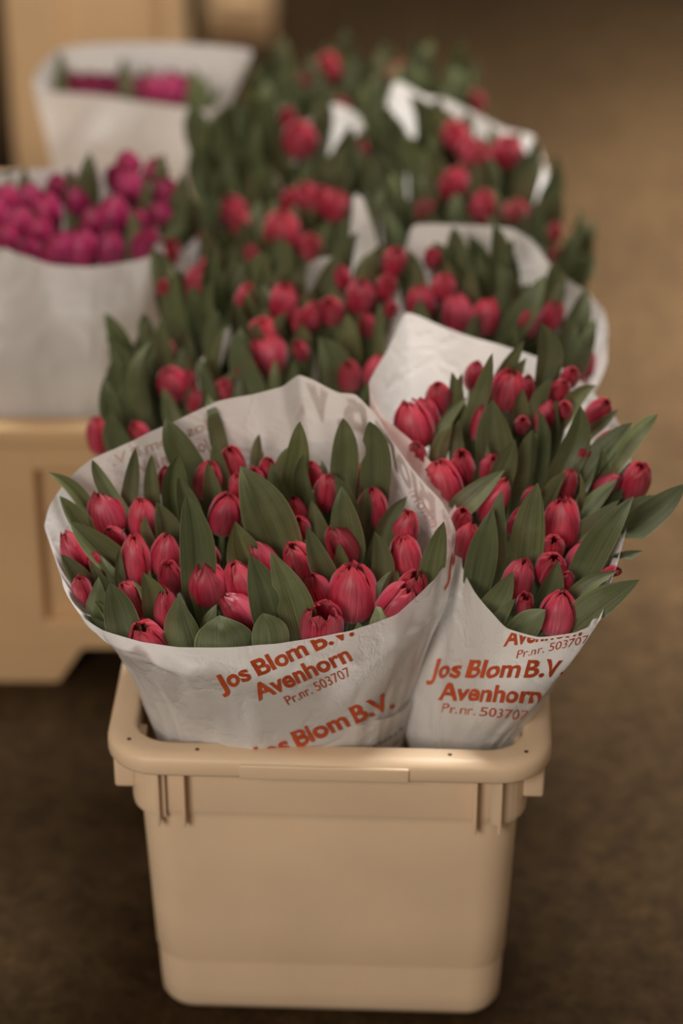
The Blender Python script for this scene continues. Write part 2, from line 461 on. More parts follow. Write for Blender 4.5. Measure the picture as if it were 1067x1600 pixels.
# background stack
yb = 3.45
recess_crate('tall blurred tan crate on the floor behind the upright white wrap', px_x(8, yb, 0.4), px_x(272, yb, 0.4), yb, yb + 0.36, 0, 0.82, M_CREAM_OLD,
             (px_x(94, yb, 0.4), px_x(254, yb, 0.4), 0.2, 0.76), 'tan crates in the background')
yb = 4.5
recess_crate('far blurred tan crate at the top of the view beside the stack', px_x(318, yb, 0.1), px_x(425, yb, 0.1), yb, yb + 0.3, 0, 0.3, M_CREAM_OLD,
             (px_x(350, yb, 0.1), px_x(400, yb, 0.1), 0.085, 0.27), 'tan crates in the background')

# ------------------------------------------------------------------ wrapping paper
class Wrap:
    """paper cone: bottom ring, ring at the bucket mouth, free top edge through control points"""
    def __init__(self, top, mid, bot, seed=0, bulge=0.01, crumple=0.0035):
        self.top = top; self.mid = mid; self.bot = bot; self.seed = seed; self.bulge = bulge; self.crumple = crumple
        n = len(top); self.n = n
        self.cum = [0.0]
        for i in range(n): self.cum.append(self.cum[-1] + (top[(i + 1) % n] - top[i]).length)
        self.c = sum(top, Vector((0, 0, 0))) / n
    def edge(self, u):
        s = (u % 1.0) * self.cum[-1]
        for i in range(self.n):
            if s <= self.cum[i + 1] + 1e-9: break
        a = (s - self.cum[i]) / max(1e-6, self.cum[i + 1] - self.cum[i])
        p = [self.top[(i + k) % self.n] for k in (-1, 0, 1, 2)]
        t = 0.27
        m0 = (p[2] - p[0]) * t; m1 = (p[3] - p[1]) * t
        return (2*a**3 - 3*a*a + 1) * p[1] + (a**3 - 2*a*a + a) * m0 + (-2*a**3 + 3*a*a) * p[2] + (a**3 - a*a) * m1
    def ring(self, r, ang):
        cx, cy, z, rx, ry = r
        c, s = math.cos(ang), math.sin(ang); e = 0.8
        return Vector((cx + rx * math.copysign(abs(c)**e, c), cy + ry * math.copysign(abs(s)**e, s), z))
    def P(self, u, t, extra=0.0):
        T = self.edge(u)
        ang = math.atan2((T.y - self.c.y) / 0.75, T.x - self.c.x)
        m = self.ring(self.mid, ang); b = self.ring(self.bot, ang)
        tm = 0.35
        if t < tm:
            f = t / tm; P = b.lerp(m, f)
        else:
            f = (t - tm) / (1 - tm)
            m0 = (m - b) * (0.45 * (1 - tm) / tm) + (T - m) * 0.5
            m1 = (T - m) * 1.0
            P = (2*f**3 - 3*f*f + 1) * m + (f**3 - 2*f*f + f) * m0 + (-2*f**3 + 3*f*f) * T + (f**3 - f*f) * m1
        rad = Vector((math.cos(ang), math.sin(ang), 0))
        k = 2 * math.pi * (u % 1.0)
        q = Vector((math.cos(k) * 1.7 + self.seed * 7.3, math.sin(k) * 1.7, t * 1.6))
        w = noise.noise(q * 1.3) * 1.4 + (abs(noise.noise(q * 3.1 + Vector((5, 1, 2)))) - 0.25) * 1.3
        P += rad * (self.bulge * math.sin(math.pi * min(1, max(0, (t - 0.25) / 0.75))) + self.crumple * w * (0.35 + 0.65 * math.sin(math.pi * min(1.0, t)) ) + extra)
        return P
    def build(self, name, label, mat, nu=150, nt=44, group=None):
        root = thing(name, label, 'wrapping paper', Vector((self.bot[0], self.bot[1], self.bot[2])), group)
        vs, fs = [], []
        for j in range(nt + 1):
            for i in range(nu): vs.append(self.P(i / nu, j / nt))
        for j in range(nt):
            for i in range(nu):
                k = (i + 1) % nu
                fs.append((j * nu + i, j * nu + k, (j + 1) * nu + k, (j + 1) * nu + i))
        o = link_mesh('sheet', vs, fs, mat, root)
        self.root = root
        self.bvh = BVHTree.FromPolygons(vs, fs)
        self.rim = [self.P(i / 160, 1.0) for i in range(160)]
        return root
    def inside(self, pts, gap=0.003):
        """keep points that lie below the free edge within the paper"""
        out = []
        for p in pts:
            c, n, i, d = self.bvh.find_nearest(p)
            f = min(1, max(0, (c.z - self.bot[2]) / (self.c.z - self.bot[2])))
            ax = Vector((self.bot[0], self.bot[1], 0)).lerp(Vector((self.c.x, self.c.y, 0)), f)
            r = Vector((c.x - ax.x, c.y - ax.y, 0))
            if n.dot(r) < 0: n = -n
            sd = (p - c).dot(n)
            if sd > -gap and min((c - q).length_squared for q in self.rim) > 0.006 ** 2 and sd < 0.12:
                p = c - n * (gap + 0.001)
            out.append(p)
        return out
    def find(self, px, py, front=True, seed=None):
        """(u, t) of the visible outside paper under a pixel"""
        if not hasattr(self, 'cache'):
            self.cache = []
            ts = [0.25 + j / 60 * 0.85 for j in range(61)]
            G = [[self.P(i / 240, t) for t in ts] for i in range(240)]
            ax = [sum((G[i][j] for i in range(240)), Vector((0, 0, 0))) / 240 for j in range(61)]
            for i in range(240):
                for j in range(61):
                    P = G[i][j]; a = G[(i + 1) % 240][j] - G[i - 1][j]
                    b = G[i][min(60, j + 1)] - G[i][max(0, j - 1)]
                    nr = a.cross(b); r = P - ax[j]
                    if nr.x * r.x + nr.y * r.y < 0: nr = -nr
                    self.cache.append((i / 240, ts[j], proj(P), nr.dot(P - CAM) < 0))
        if seed: u, t = seed
        else:
            best = None
            for u, t, q, y in self.cache:
                if front != y: continue
                d = (q[0] - px)**2 + (q[1] - py)**2
                if best is None or d < best[0]: best = (d, u, t)
            _, u, t = best
        su, st = (1 / 480, 0.007) if seed else (1 / 240, 0.85 / 60)
        for _ in range(60):
            q = proj(self.P(u, t)); e = ((q[0] - px)**2 + (q[1] - py)**2)
            imp = False
            for du, dt in ((su, 0), (-su, 0), (0, st), (0, -st)):
                q2 = proj(self.P(u + du, t + dt)); e2 = (q2[0] - px)**2 + (q2[1] - py)**2
                if e2 < e: u += du; t += dt; e = e2; imp = True
            if not imp: su *= 0.5; st *= 0.5
        return u, t


def text_2d(body, bold):
    cu = bpy.data.curves.new('glyphs', 'FONT'); cu.body = body; cu.size = 1.0
    cu.offset = bold; cu.space_word = 0.62 if bold else 0.9; cu.resolution_u = 4
    o = bpy.data.objects.new('glyphs', cu); COL.objects.link(o)
    bpy.context.view_layer.update()
    dg = bpy.context.evaluated_depsgraph_get()
    me = bpy.data.meshes.new_from_object(o.evaluated_get(dg))
    bpy.data.objects.remove(o); bpy.data.curves.remove(cu)
    return me


def print_text(wrap, body, p0, p1, pc, bold=0.03, mat=None, front=True, uv=None, name='lettering', tmax=0.992, inside=False, mirror=False, tmin=0.0):
    me = text_2d(body, bold)
    bm = bmesh.new(); bm.from_mesh(me); bpy.data.meshes.remove(me)
    xs = [v.co.x for v in bm.verts]; x0, x1 = min(xs), max(xs); cap = 0.70
    for _ in range(3):
        long = [e for e in bm.edges if e.calc_length() > 0.12]
        if not long: break
        bmesh.ops.subdivide_edges(bm, edges=long, cuts=1)
    bmesh.ops.triangulate(bm, faces=list(bm.faces))
    if uv:
        a, b, c = uv
        bu, bt, cu, ct = b[0] - a[0], b[1] - a[1], c[0] - a[0], c[1] - a[1]
        grid = [[(a[0] + bu * i / 10 + cu * (j - 1) / 2, a[1] + bt * i / 10 + ct * (j - 1) / 2) for j in range(4)] for i in range(11)]
    else:
        # the print runs straight over the paper: a net of points on the sheet, rows of baseline and cap height
        grid = [[None] * 4 for _ in range(11)]; ref = None
        for i in (5, 4, 6, 3, 7, 2, 8, 1, 9, 0, 10):
            for j in (1, 2, 3, 0):
                g = (j - 1) / 2
                tx, ty = p0[0] + (p1[0] - p0[0]) * i / 10 + (pc[0] - p0[0]) * g, p0[1] + (p1[1] - p0[1]) * i / 10 + (pc[1] - p0[1]) * g
                sd_ = None if ref is None else (grid[i][j - 1] if i == 5 and j > 1 else grid[5][1] if i == 5 else grid[i + (1 if i < 5 else -1)][j])
                q = wrap.find(tx, ty, front, sd_); e = proj(wrap.P(*q))
                if ref is None: ref = q
                q = (q[0] - round(q[0] - ref[0]), q[1])
                if (e[0] - tx) ** 2 + (e[1] - ty) ** 2 > 4 or q[1] > 1.12: q = None
                s_ = 1 if i < 5 else -1
                if i != 5:
                    a_, b_ = grid[i + s_][j], (grid[i + 2 * s_][j] if 0 <= i + 2 * s_ <= 10 and i not in (4, 6) else None)
                    if q is not None and (abs(q[0] - a_[0]) > 0.045 or abs(q[1] - a_[1]) > 0.16): q = None
                    if q is None: q = (2 * a_[0] - b_[0], 2 * a_[1] - b_[1]) if b_ else a_
                elif q is None: q = grid[i][j - 1] if j > 1 else ref
                grid[i][j] = q
        if DEBUG: print(body, [[tuple(round(x, 3) for x in q) for q in r] for r in grid[::5]])
    for v in bm.verts:
        f = (v.co.x - x0) / (x1 - x0); g = v.co.y / cap
        if mirror: f = 1 - f
        f = min(0.9999, max(0, f)) * 10; g = min(2.999, max(0, g * 2 + 1))
        i, j = int(f), int(g); f -= i; g -= j
        k = [(1 - f) * (1 - g), f * (1 - g), (1 - f) * g, f * g]
        q = (grid[i][j], grid[i + 1][j], grid[i][j + 1], grid[i + 1][j + 1])
        v.co = Vector((sum(w_ * p[0] for w_, p in zip(k, q)), sum(w_ * p[1] for w_, p in zip(k, q)), 0))
    for tv, sgn in ((tmax, 1), (tmin, -1)):
        bmesh.ops.bisect_plane(bm, geom=list(bm.verts) + list(bm.edges) + list(bm.faces), plane_co=(0, tv, 0), plane_no=(0, sgn, 0), clear_outer=True)
    bm.verts.index_update()
    vs = [wrap.P(v.co.x, v.co.y, -0.0009 if inside else 0.0009) for v in bm.verts]
    fs = [tuple(v.index for v in f.verts) for f in bm.faces]
    bm.free()
    if not fs: return None
    return link_mesh(name, vs, fs, mat or M_INK, wrap.root)


DEBUG = False
DZ = 0.06
def ring_px(pts): return [at_z(x, y, z + DZ) for x, y, z in pts]


# near left bouquet
W1 = Wrap(ring_px([(350, 1011, .40), (440, 1005, .402), (545, 986, .405), (620, 960, .41), (680, 905, .425), (706, 860, .44), (712, 830, .45),
                   (692, 785, .465), (662, 752, .475), (630, 712, .49), (602, 672, .50), (580, 640, .512), (556, 616, .52), (530, 613, .52), (500, 598, .525), (468, 585, .53),
                   (440, 604, .525), (400, 615, .52), (340, 627, .515), (270, 660, .50), (205, 690, .49), (145, 718, .475), (105, 750, .46),
                   (80, 785, .45), (70, 820, .44), (84, 870, .43), (97, 915, .42), (122, 957, .41), (160, 985, .405), (220, 1003, .40), (280, 1010, .40)]),
          (-0.060, 1.858, 0.345, 0.126, 0.100), (-0.05, 1.875, 0.03, 0.07, 0.062), 1, 0.008, 0.004)
W1.build('paper_wrap', 'white printed paper around the near left bouquet, front of the front bucket', M_PAPER, 200, 56, 'printed paper wraps')
# near right bouquet
W2 = Wrap(ring_px([(722, 885, 0.415), (742, 925, 0.410), (768, 957, 0.405), (792, 981, 0.402), (840, 994, 0.400), (895, 988, 0.400), (936, 970, 0.405), (950, 925, .415), (968, 870, .43),
                   (984, 800, .44), (984, 716, .455), (960, 650, 0.475), (900, 590, 0.471), (845, 560, 0.486), (785, 540, 0.501), (735, 526, 0.506), (690, 510, 0.508), (635, 489, 0.516),
                   (606, 545, 0.506), (576, 600, 0.520), (600, 650, 0.505), (655, 700, 0.480), (700, 760, 0.455), (722, 830, 0.430)]),
          (0.116, 1.855, 0.300, 0.056, 0.064), (0.108, 1.85, 0.14, 0.012, 0.02), 2, 0.012, 0.003)
W2.build('paper_wrap', 'white printed paper around the near right bouquet, leaning out of the front bucket', M_PAPER, 170, 50, 'printed paper wraps')
# second bucket
W3 = Wrap(ring_px([(290, 790, 0.330), (390, 770, 0.330), (490, 730, 0.335), (575, 640, 0.370), (600, 520, 0.410), (596, 425, 0.475), (585, 362, 0.500), (567, 310, 0.525), (552, 306, 0.525), (541, 400, 0.485), (500, 402, 0.485),
                   (428, 446, 0.460), (340, 530, 0.465), (270, 620, .39), (222, 670, .36), (205, 710, .345), (220, 740, 0.345)]),
          (-0.06, 2.20, 0.325, 0.105, 0.095), (-0.06, 2.21, 0.03, 0.06, 0.06), 3)
W3.build('paper_wrap', 'blurred white paper standing up between the second-row bouquets', M_PAPER, 120, 30, 'printed paper wraps')
W4 = Wrap(ring_px([(650, 720, 0.350), (750, 735, 0.350), (850, 720, 0.360), (915, 640, 0.410), (948, 565, 0.455), (945, 490, 0.450), (915, 455, 0.465), (868, 422, 0.480), (835, 380, 0.495), (800, 357, 0.505), (720, 351, 0.510), (645, 353, 0.510),
                   (625, 430, 0.475), (618, 530, 0.470), (625, 640, 0.400)]),
          (0.105, 2.20, 0.325, 0.068, 0.088), (0.10, 2.21, 0.03, 0.05, 0.055), 4)
W4.build('paper_wrap', 'blurred white paper behind the near right bouquet with a sheer right edge', M_PAPER, 120, 30, 'printed paper wraps')
# third bucket
W5 = Wrap(ring_px([(330, 430, 0.370), (400, 500, 0.360), (480, 510, 0.360), (560, 430, 0.400), (585, 290, 0.410), (577, 230, 0.450), (562, 182, 0.475), (522, 162, 0.485), (474, 198, 0.470), (430, 300, 0.410), (310, 370, 0.430), (262, 420, 0.390)]),
          (-0.07, 2.56, 0.325, 0.10, 0.09), (-0.06, 2.56, 0.03, 0.06, 0.06), 5)
W5.build('paper_wrap', 'small patch of blurred white paper among the far left pink tulips', M_PAPER, 90, 24, 'printed paper wraps')
W6 = Wrap(ring_px([(610, 500, 0.360), (700, 520, 0.360), (790, 500, 0.370), (845, 400, 0.420), (862, 300, 0.400), (836, 216, 0.450), (792, 202, 0.465), (748, 180, 0.480), (700, 156, 0.490), (662, 150, 0.492), (640, 136, 0.505), (616, 128, 0.510), (598, 190, 0.485), (592, 330, 0.460)]),
          (0.11, 2.56, 0.325, 0.07, 0.09), (0.10, 2.56, 0.03, 0.05, 0.055), 6)
W6.build('paper_wrap', 'blurred white paper rim curving at the far right of the pink tulips', M_PAPER, 90, 24, 'printed paper wraps')
W7 = Wrap(ring_px([(420, 260, 0.380), (480, 310, 0.360), (550, 290, 0.360), (575, 200, 0.370), (560, 150, 0.400), (500, 140, 0.405), (440, 170, 0.380)]),
          (-0.05, 2.92, 0.325, 0.085, 0.085), (-0.05, 2.92, 0.03, 0.05, 0.055), 7)
W7.build('paper_wrap', 'white paper around the farthest left bouquet of the row', M_PAPER, 70, 18, 'printed paper wraps')
W8 = Wrap(ring_px([(600, 260, 0.380), (680, 300, 0.360), (735, 270, 0.380), (745, 190, 0.380), (710, 145, 0.400), (650, 135, 0.405), (605, 165, 0.390)]),
          (0.10, 2.92, 0.325, 0.07, 0.085), (0.10, 2.92, 0.03, 0.05, 0.055), 8)
W8.build('paper_wrap', 'white paper around the farthest right bouquet of the row', M_PAPER, 70, 18, 'printed paper wraps')
# left crates
W9 = Wrap(ring_px([(-120, 370, .47), (-40, 372, .475), (10, 388, .475), (80, 414, .475), (150, 417, .475), (212, 407, .475), (238, 396, .48), (246, 340, .49), (235, 285, .50), (150, 262, .505), (40, 265, .505), (-70, 290, .50)]),
          (px_x(85, YC + 0.14, 0.33), YC + 0.135, 0.348, 0.118, 0.105), (px_x(85, YC + 0.14, 0.33), YC + 0.15, 0.07, 0.08, 0.075), 9, 0.006, 0.007)
W9.build('paper_wrap', 'creased white paper around the magenta tulips in the left crate', M_PAPER, 140, 36, 'plain white paper wraps')
W10 = Wrap(ring_px([(52, 128, .475), (62, 141, .47), (150, 148, .47), (215, 158, .47), (320, 172, .47), (338, 160, .475), (365, 125, .49), (394, 80, .52), (330, 70, .515), (250, 66, .515), (150, 68, .51), (92, 76, .50), (62, 105, .485)]),
           (px_x(195, YC + 0.58, 0.34), YC + 0.575, 0.352, 0.082, 0.08), (px_x(195, YC + 0.58, 0.34), YC + 0.56, 0.07, 0.065, 0.065), 10, 0.004, 0.004)
W10.build('paper_wrap', 'upright white paper holding a few magenta tulips, farthest back on the left', M_PAPER, 140, 36, 'plain white paper wraps')

# printing on the near wraps
print_text(W1, 'Jos Blom B.V.', (345, 1081), (553, 990), (332, 1058))
print_text(W1, 'Avenhorn', (404, 1094), (550, 1030), (391, 1071))
print_text(W1, 'Pr.nr. 503707', (450, 1101), (549, 1054), (442, 1088), 0.0)
print_text(W1, 'Jos Blom B.V.', (404, 1193), (617, 1103), (391, 1170))
print_text(W2, 'Avenhorn', (786, 1009), (908, 991), (793, 984))
print_text(W2, 'Pr.nr. 503707', (806, 1028), (916, 1004), (809, 1015), 0.0)
print_text(W2, 'Jos Blom B.V.', (668, 1058), (879, 1056), (676, 1031))
print_text(W2, 'Avenhorn', (684, 1092), (842, 1098), (690, 1066))
print_text(W2, 'Pr.nr. 503707', (690, 1112), (822, 1124), (693, 1098), 0.0)


def uv_print(wrap, body, px, py, du, dt, cu, ct, **kw):
    u, t = wrap.find(px, py)
    print_text(wrap, body, None, None, None, uv=((u, t), (u + du, t + dt), (u + cu, t + ct)), **kw)


# ends of other prints running round the sides of the near left paper
uv_print(W1, 'Jos Blom B.V.', 693, 912, 0.26, 0.02, 0.0, 0.16)
uv_print(W1, 'Avenhorn', 158, 1040, -0.14, -0.16, 0.012, 0.13, mirror=True)

# the outer layer of the sheet folded over the lower right of the near left wrap
fe = []
for p in ((448, 1174), (500, 1163), (530, 1150), (546, 1130), (580, 1122), (612, 1114), (642, 1089), (680, 1060), (699, 1044)):
    q = W1.find(*p); fe.append((q[0] - round(q[0] - (fe[0][0] if fe else q[0])), q[1]))
fe.append((fe[-1][0] + 0.05, fe[-1][1] + 0.06))
nf, vs, fs = 70, [], []
for j in range(15):
    for i in range(nf + 1):
        f = i / nf; u = fe[0][0] + (fe[-1][0] - fe[0][0]) * f
        tt = lerp_tab(sorted(fe), u) if fe[-1][0] > fe[0][0] else lerp_tab(sorted(fe), u)
        vs.append(W1.P(u, 0.1 + (tt - 0.1) * j / 14, 0.0030 * min(1, 10 * f) + 0.0012 * (j / 14) ** 6))
for j in range(14):
    for i in range(nf): fs.append((j * (nf + 1) + i, j * (nf + 1) + i + 1, (j + 1) * (nf + 1) + i + 1, (j + 1) * (nf + 1) + i))
link_mesh('overlapping_fold', vs, fs, M_PAPER, W1.root)
# faint grey receipt print on the fold
rnd = random.Random(5)
vs, fs = [], []
ua, ta = W1.find(530, 1155); ub, tb = W1.find(625, 1120)
for row in range(4):
    f = 0.02
    while f < 0.98:
        l = rnd.uniform(0.03, 0.09)
        if rnd.random() < 0.72:
            k = len(vs)
            for a, b in ((f, 0), (f + l, 0), (f + l, 1), (f, 1)):
                u = ua + (ub - ua) * a; t = ta + (tb - ta) * a - 0.016 * row - 0.005 * b
                vs.append(W1.P(u, t - 0.012, 0.0046))
            fs.append((k, k + 1, k + 2, k + 3))
        f += l + 0.03
link_mesh('receipt_print', vs, fs, M_INK_GREY, W1.root)
# print showing faintly through the inside of the back of the sheets
for p0, p1, pc in (((175, 728), (330, 668), (170, 712)), ((215, 742), (330, 700), (208, 724))):
    print_text(W1, 'Jos Blom B.V.', p0, p1, pc, 0.012, M_INK_PALE, False, inside=True, mirror=True, name='show_through_print')
print_text(W1, 'Avenhorn', (640, 770), (690, 850), (655, 762), 0.01, M_INK_PALE, False, inside=True, mirror=True, name='show_through_print')

# ------------------------------------------------------------------ tulips
R_CLOSED = [(0, .16), (.05, .46), (.14, .76), (.28, .96), (.42, 1.0), (.56, .97), (.70, .87), (.82, .70), (.92, .46), (.97, .30), (1, .16)]
R_OPEN = [(0, .16), (.05, .46), (.14, .76), (.28, .95), (.42, 1.0), (.56, 1.0), (.70, .97), (.82, .90), (.92, .80), (1, .66)]
A_PET = [(0, .70), (.2, .98), (.45, 1.06), (.65, 1.05), (.8, 1.0), (.9, .92), (.95, .78), (.985, .5), (1.0, .12)]


def bloom_geo(base, axis, L, R, openness, seed, ns=11, nt=8):
    rnd = random.Random(seed)
    Z = axis.normalized(); X = Z.orthogonal().normalized(); X = Matrix.Rotation(rnd.uniform(0, 6.28), 3, Z) @ X; Y = Z.cross(X)
    vs, fs, uv = [], [], []
    for k in range(6):
        outer = (k % 2 == 0)
        th = math.radians(60 * k + rnd.uniform(-7, 7)); lf = rnd.uniform(0.96, 1.05) * (1.0 if outer else 0.985)
        op = min(1, max(0, openness * 0.9 + rnd.uniform(-.14, .12))); rf = 1.0 if outer else 0.90
        aw = rnd.uniform(0.92, 1.08); wav = rnd.uniform(0, 6.28); curl = rnd.uniform(-0.03, 0.05)
        o = len(vs)
        for i in range(ns + 1):
            s = i / ns; s = s ** 0.92
            r = smooth_tab(R_CLOSED, s) * (1 - op) + smooth_tab(R_OPEN, s) * op
            al = lerp_tab(A_PET, s) * aw
            for j in range(nt + 1):
                t = -1 + 2 * j / nt
                rr = r * rf * (1 + (0.045 if outer else 0.0) * t * t * (1 - 0.3 * s) - 0.045 * math.exp(-(t / 0.2) ** 2) * min(1, s * 3))
                rr += (0.035 * math.sin(3.2 * t + wav + 4 * s) + 0.05 * s * s * math.sin(6.5 * t + 2 * wav)) * s + curl * s * s
                a = th + t * al
                zz = L * lf * (s - 0.055 * t * t * s ** 3 + (0.02 * math.sin(5 * t + wav) * s ** 4))
                vs.append(base + (X * math.cos(a) + Y * math.sin(a)) * (R * rr) + Z * zz)
                uv.append(((t + 1) / 2, s))
        for i in range(ns):
            for j in range(nt):
                q = o + i * (nt + 1) + j
                fs.append((q, q + 1, q + nt + 2, q + nt + 1))
    return vs, fs, uv


W_LEAF = [(0, .50), (.16, .70), (.34, .90), (.50, 1.0), (.62, .98), (.74, .84), (.85, .58), (.93, .32), (.975, .13), (1, .015)]
W_ROUND = [(0, .55), (.2, .85), (.42, 1.0), (.58, .99), (.72, .84), (.84, .56), (.92, .30), (.97, .12), (1, .02)]


def leaf_geo(B, T, width, seed, yaw=0.0, fold=0.5, rnd_tip=False, ext=0.05, bend=0.0, ns=18, nt=8, notch=0, root=None):
    rnd = random.Random(seed)
    ax = (T - B); Ln = ax.length; ax.normalize()
    view = (B + T) / 2 - CAM; view.normalize()
    down = ax * 0.55 + Vector((0, -0.05, 0.55)); down.normalize()
    B0 = B - down * ext
    if root is not None: B0 = B0.lerp(root + Vector((0, 0, 0.25)), 0.2)
    f1 = ext / (ext + Ln)
    W0 = ax.cross(view).normalized(); N0 = W0.cross(ax).normalized()     # N0 points roughly at/away from the camera
    if N0.dot(view) > 0: N0 = -N0
    vs, fs, uv = [], [], []
    tab = W_ROUND if rnd_tip else W_LEAF
    tw = rnd.uniform(-0.5, 0.5); ph = rnd.uniform(0, 6.28)
    side = rnd.uniform(-0.07, 0.07) * Ln
    vee = rnd.random() < 0.5; hook = rnd.uniform(-0.10, 0.10) * Ln; roll = rnd.choice((0, 0, 0.5, -0.5))
    for i in range(ns + 1):
        s = i / ns
        # quadratic through B0, B, T
        a, b, c = 0.0, f1, 1.0
        P = B0 * ((s - b) * (s - c) / ((a - b) * (a - c))) + B * ((s - a) * (s - c) / ((b - a) * (b - c))) + T * ((s - a) * (s - b) / ((c - a) * (c - b))) if f1 > 0.02 else B.lerp(T, s)
        vis = max(0.0, (s - f1) / (1 - f1))
        bow = math.sin(math.pi * vis)
        P = P + N0 * (bend * Ln * bow + hook * 0.6 * max(0, vis - 0.6) ** 2 * 6) + W0 * (side * bow)
        wd = width * 0.5 * smooth_tab(tab, s)
        an = yaw + tw * (s - 0.5)
        Wd = W0 * math.cos(an) + N0 * math.sin(an); Nd = N0 * math.cos(an) - W0 * math.sin(an)
        fo = fold * (1.0 - 0.35 * s)
        for j in range(nt + 1):
            t = -1 + 2 * j / nt
            ang = t * abs(fo) * 1.25
            # circular-ish channel section, edges lifting along the normal
            xx = wd * (math.sin(ang) / (abs(fo) * 1.25) if abs(fo) > 0.05 else t)
            hh = wd * ((1 - math.cos(ang)) / max(0.06, abs(fo) * 1.25)) * math.copysign(1, fold)
            if vee: hh = wd * 0.62 * abs(fo) * (math.sqrt(t * t + 0.02) - 0.14) * math.copysign(1, fold)
            if roll * t > 0: hh += wd * abs(roll) * 0.55 * t * t * math.copysign(1, fold); xx *= 1 - 0.22 * abs(roll) * abs(t)
            hh += 0.05 * wd * math.sin(7 * s + ph) * t * abs(t)
            crease = -0.17 * wd * math.exp(-(t / 0.16) ** 2) * math.copysign(1, fold)
            if notch and t * notch > 0.6 and 0.66 < s < 0.76: xx *= 0.72
            vs.append(P + Wd * xx + Nd * (hh + crease)); uv.append(((t + 1) / 2, s))
    for i in range(ns):
        for j in range(nt):
            q = i * (nt + 1) + j
            fs.append((q, q + 1, q + nt + 2, q + nt + 1))
    return vs, fs, uv


def tube(pts, r, n=6):
    vs, fs = [], []
    for i, p in enumerate(pts):
        d = (pts[min(i + 1, len(pts) - 1)] - pts[max(i - 1, 0)]).normalized()
        X = d.orthogonal().normalized(); Y = d.cross(X)
        for k in range(n):
            a = 2 * math.pi * k / n; vs.append(p + (X * math.cos(a) + Y * math.sin(a)) * r)
    for i in range(len(pts) - 1):
        for k in range(n):
            l = (k + 1) % n; fs.append((i * n + k, i * n + l, (i + 1) * n + l, (i + 1) * n + k))
    return vs, fs


